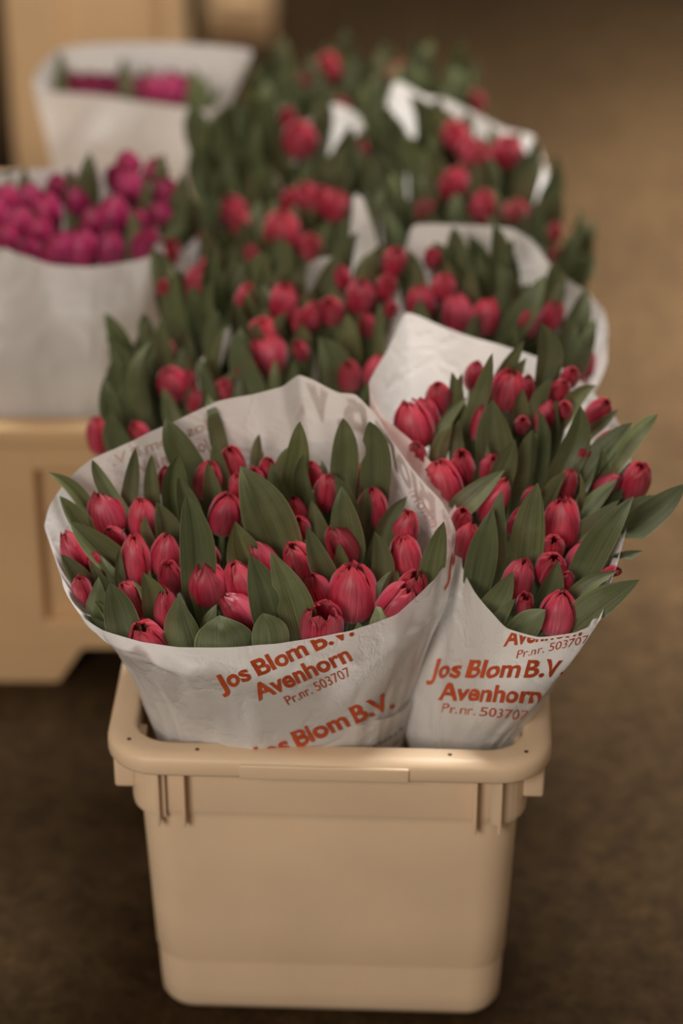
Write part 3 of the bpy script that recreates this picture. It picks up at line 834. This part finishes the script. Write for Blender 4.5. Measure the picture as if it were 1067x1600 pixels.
class Bouquet:
    def __init__(self, name, group, xc, yc, z0, k, root, rad, petal=None, res=(11, 8), lres=(18, 8), wrap=None):
        self.wrap = wrap if wrap in (W1, W2, W9, W10) else None
        self.name, self.group, self.xc, self.yc, self.z0, self.k = name, group, xc, yc, z0, k
        self.root = Vector(root); self.rad = rad; self.petal = petal or M_PETAL; self.res, self.lres = res, lres
        self.t = []           # (thing, bloom base, centre, root)
    def surf(self, px, py, off=0.0):
        z = self.z0 + off
        for _ in range(30):
            P = at_z(px, py, z)
            z = 0.5 * z + 0.5 * (self.z0 + self.k * (P.y - self.yc) + off)
        return at_z(px, py, z)
    def bloom(self, tx, ty, bx, by, wpx, label=None, op=None, off=0.0, seed=None, Lmin=0.046):
        sd = seed if seed is not None else hash((int(tx * 7), int(ty * 13), int(self.yc * 100))) % 100000
        rnd = random.Random(sd)
        cx, cy = (tx + bx) / 2, (ty + by) / 2
        C = self.surf(cx, cy, off); ppm = F / depth(C)
        w_ = max(0.016, (1.12 if self.wrap else 1.15) * wpx / ppm); R = w_ * 0.5 / 1.02
        l = max(4.0, by - ty) / ppm; dx = (tx - bx) / ppm
        v = C - CAM; dep = math.atan2(-v.z, v.y)
        L = min(0.064, max(1.3 * w_, Lmin if w_ > 0.022 else 0.036, math.hypot(l / math.cos(dep), dx) * 0.98))
        Mx = math.sqrt(max(1e-6, L * L - dx * dx)); q = min(1.0, l / Mx)
        phi = dep - math.acos(q)
        phi = max(-0.75, min(0.45, phi))
        A = Vector((dx, Mx * math.sin(phi), Mx * math.cos(phi)))
        A.normalize()
        base = C - A * (L * 0.5)
        if op is None: op = rnd.choice((0.0, 0.0, 0.06, 0.12, 0.22))
        rt = self.root + Vector(((C.x - self.xc) * self.rad + rnd.uniform(-.008, .008), (C.y - self.yc) * self.rad + rnd.uniform(-.008, .008), 0))
        th = thing('tulip', label or '', 'tulip', rt, self.group)
        vs, fs, uv = bloom_geo(base, A, L, R, op, sd, *self.res)
        vs = self.wrap.inside(vs) if self.wrap else vs
        link_mesh('bloom', vs, fs, self.petal, th, uvs=uv)
        pts = []
        p0 = base + A * 0.002; m0 = -A * 0.25; p1 = rt; m1 = Vector((rt.x - base.x, rt.y - base.y, -0.45)) * 0.7
        for i in range(10):
            a = i / 9
            pts.append((2*a**3 - 3*a*a + 1) * p0 + (a**3 - 2*a*a + a) * m0 + (-2*a**3 + 3*a*a) * p1 + (a**3 - a*a) * m1)
        vs, fs = tube([pts[0]] + (self.wrap.inside(pts[1:], 0.008) if self.wrap else pts[1:]), 0.0033)
        link_mesh('stem', vs, fs, M_STEM, th)
        self.t.append((th, base, C, rt, (cx, cy)))
        return th
    def leaf(self, tx, ty, bx, by, wpx, dy=None, yaw=None, fold=None, rnd_tip=False, bend=None, off=-0.004, notch=0, ext=None, seed=None):
        sd = seed if seed is not None else hash((int(tx * 3), int(ty * 5), int(bx * 11), int(self.yc * 100))) % 100000
        rnd = random.Random(sd)
        B = self.surf(bx, by, off); ppm = F / depth(B)
        rx = (B.x - self.xc)
        if dy is None: dy = rnd.uniform(-0.004, 0.012)
        T = at_y(tx, ty, B.y + dy)
        if yaw is None: yaw = rnd.uniform(-0.6, 0.6)
        if fold is None: fold = rnd.choice((0.5, 0.75, 0.95, 1.15, -0.5, -0.8))
        if bend is None: bend = rnd.uniform(-0.05, 0.06)
        wm = wpx / ppm / max(0.7, math.cos(yaw)) * (1 + 0.12 * abs(fold))
        own = min(self.t, key=lambda q: (q[4][0] - bx) ** 2 + (q[4][1] - by + 10) ** 2 + 600 * sum(1 for c in q[0].children if c.name.startswith('leaf')))
        vs, fs, uv = leaf_geo(B, T, wm, sd, yaw, fold, rnd_tip, ext if ext is not None else rnd.uniform(0.045, 0.065), bend, self.lres[0], self.lres[1], notch, own[3])
        vs = self.wrap.inside(vs) if self.wrap else vs
        return link_mesh('leaf', vs, fs, M_LEAF, own[0], uvs=uv)
    def auto_labels(self, what, where):
        """singles out the unlabelled tulips by row from the front and order from the left"""
        un = [q for q in self.t if not q[0]['label']]
        un.sort(key=lambda q: -q[4][1])
        nr = max(1, min(6, round(len(un) / 5)))
        rows = [un[int(len(un) * i / nr):int(len(un) * (i + 1) / nr)] for i in range(nr)]
        o = ('first', 'second', 'third', 'fourth', 'fifth', 'sixth', 'seventh', 'eighth', 'ninth', 'tenth')
        rn = ('lowest row', 'second lowest row', 'third lowest row', 'fourth lowest row', 'fifth lowest row', 'sixth lowest row')
        for i, r in enumerate(rows):
            r.sort(key=lambda q: q[4][0])
            for j, q in enumerate(r):
                q[0]['label'] = '%s, %s from left in the %s of %s' % (what, o[j], rn[i], where)


def root_of(W): return (W.bot[0], W.bot[1], W.bot[2] + 0.012)

# ---- near left bouquet
B1 = Bouquet('near left', 'tulips of the near left bouquet', -0.075, 1.853, 0.485, 0.40, root_of(W1), 0.30, wrap=W1)
for r in [
    (156, 768, 178, 842, 54, 'pink tulip, upper of the tall pair at the left side, below a long arching leaf'),
    (220, 778, 226, 845, 44, 'pale pink tulip half behind two short leaves, left of the tall leaf group'),
    (260, 730, 262, 775, 30, 'small dark pink tulip low against the back left paper'),
    (102, 831, 138, 902, 42, 'leaning pink tulip against the left edge of the near left paper', 0.0),
    (128, 900, 126, 958, 36, 'dark pink tulip lowest on the left paper edge, under the leaning one', 0.2),
    (212, 836, 213, 918, 46, 'slim closed pink tulip with a paler front petal, left middle of bouquet', 0.05),
    (264, 836, 252, 900, 44, 'dark pink tulip right beside the slim closed one, left of the broad striped leaf', 0.1),
    (264, 880, 268, 925, 36, 'short dark pink tulip tucked under the broad striped leaf', 0.25),
    (194, 909, 224, 965, 40, 'pink tulip peeking over a broad leaf near the left front paper', 0.25),
    (258, 920, 264, 1008, 38, 'slim tilted pink tulip with ragged top beside a big folded leaf in front', 0.25),
    (222, 978, 238, 1018, 52, 'half sunk pink tulip lying on the left end of the front paper edge', 0.35),
    (318, 880, 330, 946, 58, 'round pink tulip with pale petals standing left of the front pair', 0.1),
    (366, 877, 384, 945, 46, 'smooth closed pink tulip just right of the round pale one', 0.0),
    (352, 930, 402, 985, 46, 'pink tulip lying over to the left above the wide front leaf', 0.25),
    (398, 850, 436, 912, 38, 'pink tulip with flared petals slanting between two long front leaves', 0.45),
    (456, 850, 484, 905, 46, 'dark pink tulip split by a pointed leaf, right of the big central leaf', 0.2),
    (488, 898, 508, 950, 36, 'narrow pink tulip half behind a long leaf, left of the biggest bloom', 0.1),
    (552, 884, 550, 970, 72, 'biggest fullest pink tulip bloom at the right front of the bouquet', 0.30),
    (505, 952, 500, 1012, 62, 'open topped pink tulip on the front paper edge above the printed letter B', 0.75),
    (640, 916, 600, 975, 58, 'pink tulip lying over to the right against the right front paper', 0.35),
    (650, 896, 636, 945, 44, 'ragged dark pink tulip at the right paper edge behind the lying one', 0.45),
    (628, 840, 638, 905, 48, 'pale pink tulip with cupped petals, lower of the pair near right paper', 0.3),
    (520, 822, 548, 880, 48, 'pink tulip with cupped petals behind the biggest bloom', 0.3),
    (638, 798, 625, 855, 44, 'red pink tulip, upper of the pair near right paper', 0.15),
    (580, 762, 583, 825, 46, 'red pink tulip half covered by a leaf, under the tall notched leaf', 0.05),
    (512, 742, 504, 800, 34, 'slim pale pink tulip behind crossed leaves at the right back', 0.0),
    (358, 772, 346, 835, 50, 'plump pink tulip directly left of the big central leaf', 0.05),
    (360, 701, 366, 750, 38, 'soft blurred pink tulip highest at the back, near the back paper', 0.05),
    (330, 722, 322, 780, 42, 'dark red pink tulip behind a small upright leaf, left of the highest one', 0.05),
    (370, 740, 378, 790, 30, 'thin pale pink tulip behind the tip of the big central leaf', 0.0),
    (396, 734, 402, 765, 28, 'small red pink tulip top showing right of the central leaf tip', 0.2),
    (420, 716, 414, 750, 26, 'small pale pink tulip by a narrow leaf at the middle back', 0.1),
    (458, 776, 472, 820, 28, 'dark tulip in shadow right of the big central leaf', 0.1),
    (466, 811, 474, 840, 28, 'small ragged pink tulip top just above the long curled leaf', 0.4),
    (486, 722, 494, 765, 26, 'thin dark red tulip between tall back leaves right of centre', 0.0),
    (418, 766, 420, 785, 18, 'tiny speck of red bloom behind the right edge of the central leaf', 0.1),
    (556, 722, 557, 765, 16, 'sliver of orange red bloom between the two tallest right leaves', 0.0),
    (144, 862, 160, 900, 22, 'sliver of pink petal under the folded leaf at the left side', 0.0),
    (172, 826, 188, 852, 28, 'pink bloom showing under the tall left tulip', 0.0),
    (322, 850, 336, 880, 22, 'sliver of dark bloom just behind the broad striped leaf', 0.0),
    (404, 938, 410, 970, 22, 'sliver of dark bloom right of the tulip lying over', 0.0)]:
    B1.bloom(*r[:5], label=r[5], op=(r[6] if len(r) > 6 else None))
L1 = [(76, 739, 138, 796, 27), (93, 775, 128, 832, 42), (143, 717, 199, 815, 28), (212, 699, 201, 791, 27), (237, 709, 240, 786, 30),
      (259, 655, 305, 742, 50), (280, 709, 274, 800, 48), (278, 743, 302, 830, 42),
      (291, 770, 312, 925, 58, dict(fold=0.35, yaw=0.0, bend=-0.03, dy=0.0)),
      (109, 815, 180, 882, 46, dict(yaw=0.3)), (157, 868, 182, 908, 20), (195, 826, 185, 856, 18), (245, 786, 262, 840, 42), (228, 808, 234, 852, 24),
      (95, 865, 126, 908, 38), (154, 903, 148, 966, 44, dict(yaw=-.2)), (148, 939, 178, 973, 30), (117, 959, 176, 988, 25), (172, 910, 198, 1004, 54, dict(yaw=0, fold=0.4)),
      (187, 855, 189, 905, 20), (220, 859, 228, 900, 16), (142, 864, 157, 905, 18), (224, 896, 246, 958, 48, dict(dy=-0.01)), (206, 906, 230, 955, 18), (220, 973, 242, 992, 14),
      (279, 932, 288, 1012, 62, dict(yaw=0, fold=-0.55, rnd_tip=True)), (302, 909, 310, 938, 22), (338, 945, 322, 992, 28),
      (343, 962, 352, 1022, 92, dict(yaw=0, fold=-0.6, rnd_tip=True, ext=0.03)), (411, 958, 424, 1014, 58, dict(yaw=0, fold=-0.3, ext=0.03)),
      (390, 865, 430, 990, 60, dict(yaw=0.1, fold=0.4, bend=0)), (424, 864, 472, 985, 56, dict(yaw=-0.1, fold=0.35, bend=0, notch=1)),
      (462, 841, 470, 896, 34), (475, 843, 492, 882, 15), (478, 820, 512, 912, 42, dict(fold=0.5)), (529, 847, 537, 892, 32), (585, 830, 596, 916, 40, dict(fold=0.5, yaw=0)),
      (634, 868, 625, 902, 22), (611, 892, 588, 944, 26), (694, 812, 668, 922, 42, dict(yaw=0.2, fold=0.5, bend=0)), (588, 947, 602, 986, 56, dict(yaw=0, fold=-0.5, rnd_tip=True, ext=0.03)),
      (559, 972, 564, 990, 24, dict(ext=0.03)), (367, 814, 388, 884, 70, dict(rnd_tip=True, fold=0.6, yaw=0)),
      (377, 731, 437, 862, 80, dict(yaw=0, fold=0.3, bend=0, dy=0.0)), (424, 723, 446, 802, 36), (469, 656, 456, 778, 42, dict(fold=0.7)), (453, 697, 432, 762, 25),
      (474, 706, 482, 792, 34), (536, 653, 535, 762, 44, dict(yaw=0, fold=0.6)), (533, 724, 536, 764, 24), (405, 677, 401, 725, 21), (411, 703, 408, 735, 10), (393, 719, 397, 740, 10),
      (324, 723, 332, 786, 30), (325, 617, 347, 715, 28), (335, 690, 352, 765, 28), (577, 655, 584, 782, 48, dict(yaw=0, fold=0.4, notch=1)), (522, 741, 549, 813, 32),
      (534, 762, 547, 855, 48, dict(fold=0.5)), (573, 762, 570, 822, 30), (636, 775, 598, 843, 40, dict(yaw=0.1)), (486, 781, 496, 828, 34), (456, 798, 455, 817, 9),
      (502, 720, 505, 754, 24), (620, 891, 622, 918, 20)]
for a in L1: B1.leaf(*a[:5], **(a[5] if len(a) > 5 else {}))

# ---- near right bouquet
B2 = Bouquet('near right', 'tulips of the near right bouquet', 0.165, 1.885, 0.500, 0.48, root_of(W2), 0.10, wrap=W2)
for r in [
    (638, 628, 655, 700, 58, 'big blurred pink tulip farthest left, against the tall white paper'),
    (660, 622, 674, 680, 36, 'pink tulip squeezed right behind the big blurred left one'),
    (683, 598, 688, 650, 40, 'dark red pink tulip against the tall paper, right of the big blurred one'),
    (609, 677, 622, 712, 22, 'dark pink bloom half hidden behind the near left paper edge'),
    (650, 695, 647, 747, 36, 'pink tulip with a yellow green streak beside the near left paper'),
    (684, 720, 694, 793, 62, 'large rounded pink tulip nearest the near left paper'),
    (719, 707, 726, 758, 38, 'pink tulip touching the large rounded one on its right'),
    (770, 715, 756, 747, 28, 'small pink tulip behind the long pale leaf in the middle'),
    (798, 580, 791, 640, 52, 'plump pink tulip at the back, largest of the farthest ones'),
    (825, 587, 820, 632, 24, 'slim pink tulip touching the plump back one on its right'),
    (755, 632, 742, 690, 14, 'red sliver of bloom left of the broad back leaf'),
    (815, 655, 816, 674, 20, 'orange pink bloom tip between two broad middle leaves'),
    (744, 566, 738, 610, 30, 'blurred orange pink bloom before the back paper'),
    (862, 627, 843, 676, 30, 'slanting pink tulip left of a broad folded leaf at the right back'),
    (880, 630, 884, 652, 18, 'small red pink bloom above the broad folded leaf at the right back'),
    (945, 626, 924, 664, 36, 'pale pink tulip cupped by a dark leaf at the upper right edge'),
    (910, 672, 906, 708, 18, 'dark narrow bloom right of the broad folded leaf'),
    (957, 676, 931, 705, 24, 'pink tulip lying along a long leaf at the right side'),
    (915, 703, 904, 724, 16, 'sliver of pink petal at the foot of the long right leaf'),
    (998, 727, 985, 776, 44, 'pink tulip with separate petals farthest right, beyond the paper', 0.4),
    (967, 743, 925, 772, 30, 'red edged tulip lying flat above a leaf near the right edge'),
    (892, 733, 882, 782, 28, 'pointed pink tulip between two narrow leaves above the twin petals'),
    (878, 780, 878, 856, 54, 'large pink tulip with two spread front petals, middle right', 0.35),
    (863, 841, 861, 875, 36, 'pink tulip below the large one with spread petals'),
    (925, 843, 893, 899, 38, 'slanting dark pink tulip right of the bouquet middle, by the long leaf', 0.05),
    (862, 869, 856, 909, 46, 'dark pink tulip partly behind an upright leaf near the front', 0.2),
    (889, 895, 877, 927, 22, 'small single pink petal tip right above the frontmost bloom', 0.0),
    (817, 874, 799, 940, 46, 'tall pink tulip with dark grooves at the left front', 0.1),
    (820, 931, 818, 960, 26, 'small open dark red tulip low behind the front leaf', 0.7),
    (877, 925, 865, 993, 54, 'frontmost pink tulip resting on the paper edge', 0.12),
    (964, 889, 940, 918, 30, 'red tulip under a curled leaf at the lower right', 0.1),
    (723, 797, 717, 832, 32, 'short pink tulip directly above the one nearest the papers crossing', 0.3),
    (737, 817, 719, 881, 38, 'smooth pink tulip standing where the two papers cross', 0.0),
    (791, 751, 752, 819, 36, 'dark red tulip slanting behind two upright middle leaves', 0.1),
    (816, 794, 804, 840, 28, 'pink tulip left of the tall creased leaf in the middle', 0.0),
    (835, 763, 824, 792, 24, 'small pale pink bloom behind the tip of the tall creased leaf', 0.1),
    (893, 578, 888, 602, 28, 'red bloom highest at the right back, near the sheer paper'),
    (880, 596, 870, 624, 30, 'pale pink bloom just below the highest right back one')]:
    B2.bloom(*r[:5], label=r[5], op=(r[6] if len(r) > 6 else None))
L2 = [(706, 665, 683, 719, 30), (730, 621, 694, 670, 22), (770, 550, 735, 662, 32), (706, 580, 710, 642, 26), (722, 582, 720, 652, 20), (769, 625, 776, 712, 60, dict(yaw=0, fold=0.5)),
      (805, 685, 780, 760, 42), (832, 672, 825, 744, 38), (816, 607, 809, 654, 32), (788, 734, 712, 802, 38, dict(fold=0.5)), (711, 738, 715, 777, 17), (783, 770, 775, 886, 36),
      (769, 797, 745, 908, 48, dict(fold=0.5)), (840, 755, 822, 872, 54, dict(fold=0.8, yaw=0)), (886, 736, 857, 787, 32), (802, 892, 764, 955, 46, dict(yaw=0, fold=0.3)), (806, 934, 780, 972, 28),
      (853, 952, 812, 990, 46, dict(yaw=0, fold=-0.3, ext=0.03)), (871, 878, 847, 938, 40), (1000, 905, 895, 975, 50, dict(yaw=0, fold=0.5, bend=0, dy=-0.01)), (964, 893, 893, 940, 30),
      (989, 776, 906, 905, 50, dict(fold=0.8, yaw=0)), (1005, 861, 942, 894, 24), (1072, 756, 966, 842, 46, dict(fold=0.4, yaw=0.1)), (1023, 774, 975, 802, 28), (968, 781, 905, 837, 34), (965, 750, 915, 797, 30),
      (904, 735, 903, 802, 13), (1028, 646, 955, 727, 30), (988, 660, 915, 748, 44), (907, 633, 880, 734, 48, dict(fold=0.7)), (870, 626, 868, 667, 19), (966, 639, 920, 677, 22), (931, 602, 885, 642, 32),
      (862, 592, 836, 654, 28), (846, 505, 850, 596, 42), (819, 532, 775, 604, 28), (880, 538, 860, 594, 22), (985, 722, 968, 762, 26), (718, 655, 715, 707, 24), (822, 560, 800, 620, 30),
      (950, 905, 905, 955, 26), (840, 640, 850, 700, 26), (940, 700, 930, 760, 30), (760, 690, 750, 740, 26)]
for a in L2: B2.leaf(*a[:5], **(a[5] if len(a) > 5 else {}))


def cloud_leaves(B, poly, n, hmin, hmax, wmin, wmax, seed, off=-0.026, lean=0.3):
    """further leaves standing all over a bouquet"""
    rnd = random.Random(seed); k = 0
    xs = [p[0] for p in poly]; ys = [p[1] for p in poly]
    while k < n:
        x, y = rnd.uniform(min(xs), max(xs)), rnd.uniform(min(ys), max(ys))
        ins = False
        for (x1, y1), (x2, y2) in zip(poly, poly[1:] + poly[:1]):
            if (y1 > y) != (y2 > y) and x < (x2 - x1) * (y - y1) / (y2 - y1) + x1: ins = not ins
        if not ins: continue
        h = rnd.uniform(hmin, hmax); cxm = (min(xs) + max(xs)) / 2
        dx = (x - cxm) / (max(xs) - min(xs)) * 2 * lean * h + rnd.uniform(-0.22, 0.22) * h
        B.leaf(x + dx, y - h, x, y, rnd.uniform(wmin, wmax), off=off, seed=rnd.randint(0, 99999)); k += 1


LO = ((6, 5), (10, 4))
MED = ((8, 6), (12, 6))
# ---- second bucket, left
B3 = Bouquet('second left', 'tulips of the second-row left bouquet', -0.085, 2.21, 0.515, 0.45, root_of(W3), 0.30, None, *MED, wrap=W3)
for r in [(262, 578, 279, 622, 46), (297, 580, 288, 614, 24), (305, 609, 298, 645, 27), (352, 595, 345, 624, 27), (372, 575, 370, 598, 19), (211, 662, 225, 692, 28), (150, 652, 156, 712, 32), (198, 597, 200, 616, 15),
          (262, 533, 262, 558, 22), (391, 445, 377, 502, 34), (449, 445, 435, 502, 42), (410, 500, 412, 545, 46), (430, 520, 420, 595, 44), (400, 530, 412, 590, 34), (468, 480, 466, 522, 20), (495, 475, 480, 514, 32),
          (512, 468, 522, 502, 36), (565, 438, 560, 487, 42), (530, 418, 541, 452, 26), (571, 490, 576, 530, 24), (464, 535, 476, 562, 22), (543, 567, 546, 608, 36), (595, 555, 574, 602, 26), (612, 430, 596, 462, 28), (612, 478, 611, 490, 14),
          (255, 440, 256, 462, 20)]:
    B3.bloom(*r)
L3 = [(165, 525, 215, 576, 26), (163, 591, 178, 664, 44), (170, 642, 192, 700, 44), (235, 535, 228, 645, 34), (254, 604, 266, 660, 38), (355, 505, 335, 594, 28), (312, 560, 332, 624, 30), (375, 513, 386, 594, 34),
      (365, 520, 396, 606, 42), (432, 560, 430, 612, 20), (497, 525, 522, 606, 50), (543, 490, 548, 565, 40), (517, 450, 532, 486, 30), (593, 470, 588, 562, 22), (200, 560, 215, 640, 36), (285, 540, 300, 600, 30), (460, 560, 455, 600, 26), (250, 500, 255, 570, 30)]
for a in L3: B3.leaf(*a)
cloud_leaves(B3, [(180, 690), (200, 560), (260, 470), (420, 440), (580, 400), (590, 540), (430, 630), (260, 720)], 80, 46, 96, 26, 48, 31, off=-0.034)
B3.auto_labels('blurred pink tulip', 'second left bouquet')
# ---- second bucket, right
B4 = Bouquet('second right', 'tulips of the second-row right bouquet', 0.11, 2.22, 0.515, 0.45, root_of(W4), 0.12, None, *MED, wrap=W4)
for r in [(654, 447, 660, 502, 42), (694, 430, 690, 472, 38), (712, 458, 716, 524, 44), (762, 467, 755, 524, 40), (830, 487, 820, 522, 36), (866, 473, 861, 516, 34), (620, 390, 613, 432, 38), (674, 388, 678, 420, 26), (920, 545, 912, 592, 26),
          (605, 432, 600, 470, 30), (905, 590, 896, 615, 24)]:
    B4.bloom(*r)
for a in [(770, 350, 772, 440, 32), (850, 430, 800, 520, 40), (900, 500, 868, 560, 40), (735, 410, 745, 470, 26), (800, 420, 790, 500, 34), (880, 440, 850, 500, 30), (930, 500, 890, 590, 36)]: B4.leaf(*a)
cloud_leaves(B4, [(640, 560), (640, 430), (760, 410), (860, 460), (910, 560), (800, 600)], 44, 50, 100, 28, 46, 41, off=-0.034)
B4.auto_labels('blurred pink tulip', 'second right bouquet')
# ---- third bucket
B5 = Bouquet('third left', 'tulips of the third-row left bouquet', -0.06, 2.56, 0.52, 0.40, root_of(W5), 0.3, None, *LO, wrap=W5)
for r in [(299, 486, 293, 532, 30), (315, 415, 300, 460, 34), (330, 408, 312, 445, 30), (300, 455, 298, 492, 26), (268, 376, 256, 418, 34), (236, 408, 234, 462, 34), (255, 440, 256, 462, 20), (474, 290, 482, 330, 40), (440, 335, 440, 388, 54), (528, 298, 520, 345, 38), (358, 310, 372, 352, 40), (372, 335, 382, 370, 32), (487, 370, 484, 402, 36), (392, 388, 392, 404, 18), (465, 195, 472, 242, 50), (322, 360, 320, 384, 22),
          (448, 172, 450, 194, 24), (566, 222, 566, 250, 20), (500, 296, 498, 330, 34), (455, 300, 452, 330, 30)]:
    B5.bloom(*r)
cloud_leaves(B5, [(250, 400), (280, 260), (360, 220), (450, 225), (580, 230), (590, 390), (480, 450), (330, 460)], 95, 50, 105, 24, 44, 51, off=-0.045)
B5.auto_labels('far blurred pink tulip', 'third left bouquet')
B6 = Bouquet('third right', 'tulips of the third-row right bouquet', 0.11, 2.56, 0.52, 0.40, root_of(W6), 0.12, None, *LO, wrap=W6)
for r in [(758, 304, 756, 344, 42), (806, 316, 804, 356, 38), (866, 350, 868, 378, 20), (871, 388, 870, 416, 22), (714, 262, 708, 312, 40), (737, 218, 733, 258, 38), (710, 194, 712, 230, 40), (748, 230, 742, 268, 44), (793, 216, 792, 258, 42),
          (663, 318, 664, 344, 28), (700, 276, 700, 312, 30)]:
    B6.bloom(*r)
cloud_leaves(B6, [(600, 420), (605, 240), (700, 225), (800, 250), (860, 310), (900, 430), (800, 440), (690, 440)], 85, 50, 100, 24, 42, 61, off=-0.045)
for a in [(905, 360, 880, 425, 34), (920, 390, 890, 440, 32), (930, 400, 895, 445, 30), (838, 240, 820, 300, 30), (850, 250, 825, 310, 28), (860, 300, 845, 350, 26)]: B6.leaf(*a)
B6.auto_labels('far blurred pink tulip', 'third right bouquet')
# ---- last bucket
B7 = Bouquet('fourth left', 'tulips of the farthest left bouquet', -0.05, 2.92, 0.51, 0.2, root_of(W7), 0.3, None, *LO, wrap=W7)
for r in [(513, 92, 514, 132, 46), (474, 122, 477, 144, 24), (566, 118, 566, 136, 18), (530, 160, 528, 190, 34)]: B7.bloom(*r)
cloud_leaves(B7, [(380, 230), (420, 140), (520, 125), (590, 130), (590, 240), (470, 260)], 60, 50, 90, 22, 40, 71)
B7.auto_labels('farthest blurred pink tulip', 'farthest left bouquet')
B8 = Bouquet('fourth right', 'tulips of the farthest right bouquet', 0.10, 2.92, 0.51, 0.2, root_of(W8), 0.12, None, *LO, wrap=W8)
for r in [(626, 102, 624, 136, 40), (743, 148, 742, 172, 28), (690, 170, 692, 200, 30)]: B8.bloom(*r)
cloud_leaves(B8, [(590, 220), (600, 130), (660, 120), (720, 140), (745, 190), (680, 250)], 60, 50, 85, 22, 40, 81)
B8.auto_labels('farthest blurred pink tulip', 'farthest right bouquet')
# ---- magenta tulips in the left crate
B9 = Bouquet('magenta', 'magenta tulips in the left crate', px_x(100, YC + 0.15, 0.53), YC + 0.15, 0.555, 0.20, root_of(W9), 0.35, M_MAGENTA, *LO, wrap=W9)
rnd = random.Random(9)
for (x, y, wd) in [(10, 318, 46), (45, 312, 44), (75, 330, 48), (30, 352, 46), (62, 365, 42), (98, 390, 44), (128, 388, 50), (172, 388, 44), (150, 350, 40), (176, 335, 46), (120, 310, 44), (200, 262, 40), (205, 296, 44), (178, 280, 30), (245, 275, 40),
                   (262, 305, 40), (250, 340, 40), (-10, 340, 44), (90, 296, 36), (215, 350, 34), (140, 285, 34), (222, 385, 34), (75, 402, 36), (10, 375, 40), (-30, 315, 40), (45, 392, 36), (240, 378, 32)]:
    B9.bloom(x + rnd.uniform(-4, 4), y - wd * .65, x + rnd.uniform(-4, 4), y + wd * .65, wd)
for a in [(140, 238, 145, 320, 34), (40, 262, 45, 320, 30), (228, 270, 226, 330, 22), (105, 260, 110, 320, 26), (208, 330, 212, 390, 26), (15, 270, 20, 320, 22), (255, 240, 250, 310, 24), (285, 270, 270, 340, 30), (290, 310, 268, 370, 28), (-20, 270, -15, 330, 24)]: B9.leaf(*a)
cloud_leaves(B9, [(-60, 390), (-40, 310), (200, 310), (260, 330), (230, 400)], 14, 40, 65, 18, 30, 91, off=-0.03)
B9.auto_labels('blurred magenta tulip', 'the left crate bouquet')
# ---- tulips in the upright wrap
B10 = Bouquet('upright', 'magenta tulips in the upright white wrap', px_x(210, YC + 0.6, 0.5), YC + 0.60, 0.51, 0.0, root_of(W10), 0.3, M_MAGENTA, *LO, wrap=W10)
for (x, y, wd) in [(112, 130, 40), (140, 132, 38), (168, 132, 36), (195, 140, 30), (240, 150, 38), (268, 150, 40), (222, 148, 28), (285, 148, 30)]:
    B10.bloom(x, y - 8 - wd * .75, x + rnd.uniform(-5, 5), y - 8 + wd * .8, wd * 1.1)
for a in [(92, 80, 94, 140, 20), (190, 90, 195, 150, 24), (225, 100, 228, 150, 20), (302, 105, 305, 165, 28), (320, 120, 316, 172, 24), (345, 135, 328, 172, 20)]: B10.leaf(*a)
B10.auto_labels('far blurred magenta tulip', 'the upright wrap')
